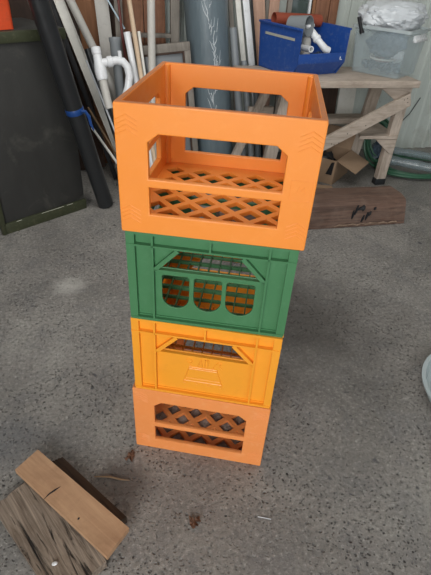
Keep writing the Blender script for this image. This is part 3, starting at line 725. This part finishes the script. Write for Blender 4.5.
# ------------------------------------------------------------------ clear storage tub with bag
def tub():
    C = Vector((1.864, 2.765, ZT)); a = math.atan2(.60, .80)
    root = empty('storage_tub', C, a, 'clear plastic storage tub on the right end of the bench', 'tub')
    # local x = right-hand face, local y = long face running back and left
    wx, wy, H, tp, th = .31, .32, .266, .03, .004
    def ring(z, k, i):
        e = tp * k - i; x0, y0, x1, y1 = -e * .4, -e * .4, wx + e, wy + e
        if i: x0, y0 = x0 + i * .6, y0 + i * .6
        return [Vector((x, y, z)) for x, y in rrect(x0, y0, x1, y1, .022, 4)]
    bm = bmesh.new(); R_ = [ring(0.002, 0, 0), ring(H, 1, 0), ring(H, 1, th), ring(.006, 0, th)]
    vs = [[bm.verts.new(p) for p in r] for r in R_]; n = len(vs[0])
    for i in range(3):
        for j in range(n): bm.faces.new((vs[i][j], vs[i][(j + 1) % n], vs[i + 1][(j + 1) % n], vs[i + 1][j]))
    bm.faces.new(vs[0][::-1]); bm.faces.new(vs[3])
    finish('body', bm, M['clear'], root)
    bm = bmesh.new(); o = ring(H, 1, -.010); i_ = ring(H, 1, .003)
    v = [[bm.verts.new(p + Vector((0, 0, dz))) for p in r] for r, dz in ((o, -.012), (o, .004), (i_, .004), (i_, -.012))]
    for q in range(4):
        for j in range(n): bm.faces.new((v[q][j], v[q][(j + 1) % n], v[(q + 1) % 4][(j + 1) % n], v[(q + 1) % 4][j]))
    finish('rim', bm, M['clearrim'], root)
    bm = bmesh.new(); box(bm, (wx * .55, -.026, H - .052), (.20, .02, .018), bev=.004); box(bm, (wx * .55, -.014, H - .04), (.18, .014, .03), bev=.003)
    finish('handle_clip', bm, M['white'], root)
    return root
tub()
cx, cy = 1.86, 3.0
tag(blob('plastic_bag', (1.912, 3.055, 1.035), (.215, .165, .095), M['bag'], 2, .17, sub=5), 'crumpled white plastic bag bulging out of the clear tub', 'bag')
tag(blob('plastic_bag', (1.874, 2.978, .895), (.108, .104, .074), M['bagdark'], 7, .3, sub=5), 'grey translucent bag pressed inside the clear tub below the white bag', 'bag')
bm = bmesh.new(); rnd = random.Random(11)
for k in range(70):                                                      # clear fittings heaped in the bottom
    c = Vector((1.868 + rnd.uniform(-.085, .085), 2.965 + rnd.uniform(-.09, .09), .750 + rnd.uniform(0, .028))); r = rnd.uniform(.008, .018)
    ax = Vector((rnd.uniform(-1, 1), rnd.uniform(-1, 1), rnd.uniform(-1, 1))).normalized()
    lathe(bm, c, c + ax * .03, [(r, 0), (r * 1.1, .006), (r, .02), (r * .6, .03)], 10)
tag(finish('small_fittings', bm, M['fit']), 'heap of small clear and grey fittings inside the tub', 'fittings', kind='stuff')
for i, (c, m, lab) in enumerate((((1.85, 2.955, .806), 'greywhite', 'pale flexible tube coiled inside the clear tub'), ((1.86, 2.955, .798), 'rodred', 'dark pink tube coiled inside the clear tub'))):
    bm = bmesh.new(); pts = [Vector(c) + Vector((.085 * math.cos(t) * (1 - .3 * i), .06 * math.sin(t) * (1 - .2 * i), .008 * math.sin(t * .9 + i) + .010 * t / 6)) for t in [k * .25 for k in range(36)]]
    tube(bm, pts, .0055, 8); tag(finish('flexible_tube', bm, M[m]), lab, 'tube')
tag(blob('plastic_bag', (1.945, 2.955, .825), (.042, .040, .038), M['bag'], 6, .3, sub=4), 'small white crumpled bag low inside the right side of the clear tub', 'bag')
bm = bmesh.new(); tube(bm, [(1.665, 2.965, .955), (1.635, 2.985, 1.035)], .011, 12); lathe(bm, (1.668, 2.963, .948), (1.661, 2.968, .966), [(.014, 0), (.014, .018)], 12)
tag(finish('black_clip', bm, M['blackmat']), 'black stub rod sticking up at the left edge of the clear tub', 'rod')
bm = bmesh.new()                                                           # black loop standing in for printed marks and shaded folds on the bag
tube(bm, [(1.735, 2.955, .995), (1.735, 2.965, 1.025), (1.752, 2.960, 1.02), (1.752, 2.955, .997)], .004, 6)
tag(finish('bag_dark_loop', bm, M['blackmat']), 'short black loop for printed marks and painted fold shade on the white bag', 'cable')

# ------------------------------------------------------------------ beam, cardboard box, hoses
def beam():
    root = empty('timber_beam', (1.3, 2.33, 0), 0, 'heavy dark brown timber beam lying on the floor by the bench', 'beam')
    bm = bmesh.new(); n = 46; sec0 = [(-.115, 0), (-.112, .06), (-.10, .142), (-.085, .155), (-.03, .166), (.095, .163), (.105, .15), (.11, 0)]
    x0, x1 = .62, 1.80; rings = []
    for i in range(n + 1):
        x = x0 + (x1 - x0) * i / n; r = []
        for j, (y, z) in enumerate(sec0):
            w1 = .007 * noise.noise(Vector((x * 7, j * 1.7, 0))); w2 = .006 * noise.noise(Vector((x * 9, j * 2.3, 5)))
            if j == 0: w1 += .010 * abs(noise.noise(Vector((x * 25, 3, 1))))
            r.append(bm.verts.new((x - 1.3 + (z - .08) * (-.22 if i == n else 0) * .6, y + w1, max(0, z + w2) if j not in (0, 7) else 0.001)))
        rings.append(r)
    m = len(sec0)
    for i in range(n):
        for j in range(m): bm.faces.new((rings[i][j], rings[i][(j + 1) % m], rings[i + 1][(j + 1) % m], rings[i + 1][j]))
    bm.faces.new(rings[0][::-1]); bm.faces.new(rings[-1])
    finish('timber', bm, M['beam'], root, ang=30)
    bm = bmesh.new(); rnd = random.Random(2)
    for (sx, z, ln, lean) in ((1.452, .112, .06, .014), (1.437, .085, .055, .004), (1.50, .118, .03, .012), (1.53, .07, .05, .008), (1.505, .055, .045, .012), (1.485, .125, .03, .02), (1.47, .12, .02, .02), (1.545, .085, .03, .012), (1.575, .115, .016, .012)):
        tube(bm, [(sx - 1.3, -.1155 + (.004 if z > .1 else 0), z - ln / 2), (sx - 1.3 + lean * .5, -.1165 + (.005 if z > .1 else 0), z), (sx - 1.3 + lean, -.113 + (.006 if z > .1 else 0), z + ln / 2)], [.004, .0085, .004], 6)
    finish('black_tar_spots', bm, M['blackmat'], root)['label'] = 'black tar spots on the front face'
    bm = bmesh.new()
    pts = [(1.33 + .03 * i - 1.3, -.118 - .002 * (i % 2), .012 + .012 * abs(math.sin(i * 1.3))) for i in range(15)]
    tube(bm, pts, [.002 + .0035 * abs(math.sin(i * 2.1)) for i in range(15)], 6); finish('splintered_edge', bm, M['beam_end'], root)['label'] = 'pale splintered lower edge'
beam()

def cbox():
    root = empty('cardboard_box', (1.605, 2.83, 0), R(43), 'open brown cardboard box with a flap hanging out under the bench', 'box')
    # local: x runs back along the right side, y runs to the left along the front
    Lx, Ly, H, th = .31, .28, .175, .004
    bm = bmesh.new()
    for c, s in (((Lx / 2, 0, H / 2), (Lx, th, H)), ((Lx / 2, Ly, H / 2), (Lx, th, H)), ((0, Ly / 2, H / 2), (th, Ly, H)), ((Lx, Ly / 2, H / 2), (th, Ly, H)), ((Lx / 2, Ly / 2, .004), (Lx, Ly, th))):
        box(bm, c, s)
    finish('carton', bm, M['card'], root)
    def flap(a, b, out, drop, name='flap', w=.155):
        a, b = Vector(a), Vector(b); d = Vector(out) * w + Vector((0, 0, drop)); nrm = (b - a).cross(d).normalized() * th
        bm = bmesh.new(); p = [a, b, b + d, a + d]; hexa(bm, p, [q + nrm for q in p]); finish(name, bm, M['card'], root)
    flap((.01, -.002, H), (Lx - .01, -.002, H), (0, -.95, 0), -.055)
    flap((.01, Ly, H), (Lx - .01, Ly, H), (0, .6, 0), .06, w=.08)
    flap((Lx, .01, H), (Lx, Ly - .01, H), (.35, 0, 0), .13)
    bm = bmesh.new(); hexa(bm, [Vector(p) for p in ((-.004, .015, .07), (-.004, .06, .07), (-.004, .03, .16), (-.004, .010, .165))], [Vector((p[0] - .002, p[1], p[2])) for p in ((-.004, .015, .07), (-.004, .06, .07), (-.004, .03, .16), (-.004, .010, .165))])
    finish('torn_slit', bm, M['blackmat'], root)['label'] = 'dark torn slit near the front corner'
cbox()
tag(blob('rubbish_bag', (1.615, 3.04, .095), (.075, .075, .07), M['black'], 5, .35, sub=3), 'dark crumpled bag inside the cardboard box', 'bag')
bm = bmesh.new(); hexa(bm, [Vector(p) for p in ((1.36, 2.80, .001), (1.575, 2.745, .001), (1.585, 2.79, .001), (1.37, 2.86, .001))], [Vector(p) for p in ((1.36, 2.80, .012), (1.575, 2.745, .010), (1.585, 2.79, .012), (1.37, 2.86, .014))])
tag(finish('cardboard_strip', bm, M['card']), 'flat cardboard strip on the floor between box and timber beam', 'cardboard')

def hose():
    root = empty('garden_hose', (2.28, 3.11, 0), 0, 'coiled green garden hose on the floor behind the bench leg', 'hose')
    bm = bmesh.new(); rnd = random.Random(4); pts = []
    for k in range(0, 150):                                     # loose flat coil on the floor
        t = k * .22; r = .24 + .03 * math.sin(t * .31) + .0
        pts.append(Vector((.13 + 1.25 * r * math.cos(t), -.08 + .85 * r * math.sin(t), .024 + .020 * (k / 150) + .005 * math.sin(t * 1.7))))
    tube(bm, pts, .0105, 8); finish('floor_coil', bm, M['hose'], root)
    bm = bmesh.new(); pts = []
    for k in range(0, 150):                                      # upright loops leaning by the wall
        t = k * .2; r = .135 + .018 * math.sin(t * .37)
        pts.append(Vector((-.19 + .75 * r * math.cos(t) + .0005 * k, .02 + .06 * math.sin(t) + .0006 * k, .185 + r * math.sin(t) * 1.05)))
    tube(bm, pts, .0095, 8); finish('upright_coil', bm, M['hose'], root)
hose()
WT = 'clear wrapped tubes on the floor by the wall'
for i, (p, q, r, lab) in enumerate((((2.17, 3.05, .085), (2.75, 2.62, .075), .035, 'thicker clear wrapped tube lying over the green hose'), ((2.22, 3.12, .135), (2.85, 2.78, .11), .028, 'thinner clear wrapped tube lying nearer the wall'))):
    bm = bmesh.new(); P, Q = Vector(p), Vector(q); ps = []; rs = []
    for k in range(25):
        f = k / 24; ps.append(P.lerp(Q, f)); rs.append(r * (1 + .18 * noise.noise(Vector((f * 12, i * 4, 0)))))
    tube(bm, ps, rs, 14); tag(finish('wrapped_tube', bm, M['clearfilmtube'], ang=30), lab, 'tube', WT)
tag(blob('plastic_bag', (2.17, 3.20, .10), (.07, .06, .07), M['bagdark'], 9, .4, sub=4), 'crumpled clear plastic at the end of the wrapped tubes', 'bag')
bm = bmesh.new(); tube(bm, [(2.32, 3.49, .10), (2.40, 3.49, .15), (2.48, 3.492, .21), (2.56, 3.492, .30), (2.62, 3.492, .43)], .004, 6)
tag(finish('cable', bm, M['metalfoot']), 'thin dark cable curving up the pale metal wall', 'cable')

# ------------------------------------------------------------------ foreground boards and litter
def slab(name, top, th, m, label, rough=0.0, cat='board', ln=None, seg=28):
    """board given by its four top corners (A->B along the grain, then C, D); local X along the grain"""
    A, B_, C_, D_ = [Vector(p) for p in top]; c = (A + B_ + C_ + D_) / 4; u = ((B_ - A) + (C_ - D_)).normalized(); ang = math.atan2(u.y, u.x)
    o3 = Vector((c.x, c.y, c.z - th)); inv = Matrix.Rotation(-ang, 3, 'Z'); bm = bmesh.new(); ns = 10
    P = lambda f, g: inv @ ((A.lerp(B_, f)).lerp(D_.lerp(C_, f), g) - o3)
    top_v = [[bm.verts.new(P(i / seg, j / ns)) for j in range(ns + 1)] for i in range(seg + 1)]
    bot_v = [[bm.verts.new(P(i / seg, j / ns) - Vector((0, 0, th))) for j in range(ns + 1)] for i in range(seg + 1)]
    for g in (top_v, bot_v):
        for i in range(seg):
            for j in range(ns):
                q = (g[i][j], g[i + 1][j], g[i + 1][j + 1], g[i][j + 1]); bm.faces.new(q if g is top_v else q[::-1])
    for i in range(seg):
        bm.faces.new((top_v[i][0], bot_v[i][0], bot_v[i + 1][0], top_v[i + 1][0])); bm.faces.new((top_v[i + 1][ns], bot_v[i + 1][ns], bot_v[i][ns], top_v[i][ns]))
    for j in range(ns):
        bm.faces.new((top_v[0][j + 1], bot_v[0][j + 1], bot_v[0][j], top_v[0][j])); bm.faces.new((top_v[seg][j], bot_v[seg][j], bot_v[seg][j + 1], top_v[seg][j + 1]))
    if rough:
        for i in range(seg + 1):
            for j in range(ns + 1):
                v = top_v[i][j]; h = noise.noise(Vector((v.co.x * 5, v.co.y * 60, 1))) + .6 * noise.noise(Vector((v.co.x * 14, v.co.y * 30, 7)))
                v.co.z += rough * (h * .6 - .3); edge = (i in (0, seg))
                if edge:
                    k = rough * 2.2 * noise.noise(Vector((j * 1.7, 3 + i, 0))); v.co.x += k; bot_v[i][j].co.x += k
    o = finish(name, bm, m, ang=35); o.location = o3; o.rotation_euler = (0, 0, ang)
    return tag(o, label, cat)
slab('weathered_board', [(-.375, .785, .036), (-.200, .505, .036), (-.098, .590, .036), (-.222, .900, .036)][0:1] + [(-.195, .500, .036), (-.080, .580, .036), (-.232, .902, .036)], .0345, M['oldplank'],
     'grey cracked weathered board lying flat under the new plank', .006)
slab('dark_batten', [(-.228, .914, .031), (-.070, .655, .031), (-.020, .683, .031), (-.198, .916, .031)][0:0] + [(-.226, .902, .032), (-.073, .600 + .062, .032), (-.020, .685, .032), (-.196, .912, .032)], .031, M['batten'],
     'dark brown batten along the far side of the weathered board', .003)
slab('new_plank', [(-.3235, .876, .0585), (-.076, .5785, .0585), (-.016, .640, .0585), (-.2645, .933, .0585)], .018, M['newplank'], 'clean light brown plank lying on the weathered board', 0)
_np = bpy.data.objects['new_plank']; _np.location.z += 0
def plank_mark(pts, r, m, n):
    bm = bmesh.new(); inv = (Matrix.Translation(_np.location) @ Matrix.Rotation(_np.rotation_euler.z, 4, 'Z')).inverted()
    tube(bm, [inv @ Vector(p) for p in pts], r, 6); return finish(n, bm, m, _np)
plank_mark([(-.238, .766, .0578), (-.225, .779, .0583), (-.209, .788, .0585), (-.193, .797, .0576)], [.0008, .0022, .0026, .0008], M['blackmat'], 'grain_crack')['label'] = 'dark crack across the new plank'
plank_mark([(-.147, .690, .0570), (-.145, .692, .0584), (-.143, .694, .0570)], [.002, .003, .002], M['blackmat'], 'knot')['label'] = 'small dark knot'
def leaf(loc, s, seed, label):
    bm = bmesh.new(); rnd = random.Random(seed); n = 14; c = bm.verts.new((0, 0, .006)); ring = []
    for i in range(n):
        t = 2 * math.pi * i / n; r = s * (.55 + .45 * abs(math.cos(t * 1.5))) * rnd.uniform(.7, 1.1)
        ring.append(bm.verts.new((r * math.cos(t) * 1.2, r * math.sin(t) * .75, .002 + rnd.uniform(0, .012))))
    for i in range(n): bm.faces.new((c, ring[i], ring[(i + 1) % n]))
    g = bmesh.ops.solidify(bm, geom=list(bm.faces), thickness=.0008)
    o = finish('dry_leaf', bm, M['leaf'], ang=20); o.location = loc; o.rotation_euler = (0, 0, seed); tag(o, label, 'leaf', 'dry leaves on the floor')
leaf((.008, .892, .001), .022, 1, 'curled brown leaf on the floor near the bottom crate corner')
leaf((.160, .643, .001), .018, 2, 'brown dry leaf on the open floor in front of the crates')
leaf((.175, .650, .001), .011, 5, 'small leaf scrap touching the brown dry leaf')
bm = bmesh.new(); tube(bm, [(-.105, .842, .006), (-.06, .832, .007), (-.03, .818, .006), (-.002, .810, .004)], [.002, .003, .003, .001], 6)
tag(finish('twig', bm, M['twig']), 'thin dry twig on the floor beside the boards', 'twig')
bm = bmesh.new(); tube(bm, [(.345, .625, .003), (.38, .61, .003)], [.0012, .0012], 5)
tag(finish('straw', bm, M['rodwhite']), 'tiny pale straw beside the bottom crate corner', 'straw')
# pale chip on the old board
blobo = blob('paint_chip', (-.2055, .598, .0395), (.007, .005, .0025), M['white'], 3, .2, sub=2); tag(blobo, 'white paint chip on the weathered board', 'chip')
bm = bmesh.new(); lathe(bm, (1.318, .858, .001), (1.318, .858, 1), [(.001, 0), (.20, 0), (.225, .012), (.238, .05), (.25, .054), (.25, .060), (.236, .060), (.220, .016), (.20, .006), (.001, .006)], 64)
tag(finish('round_basin', bm, M['clearbasin']), 'pale translucent round basin on the bare floor to the right of the crates', 'basin')
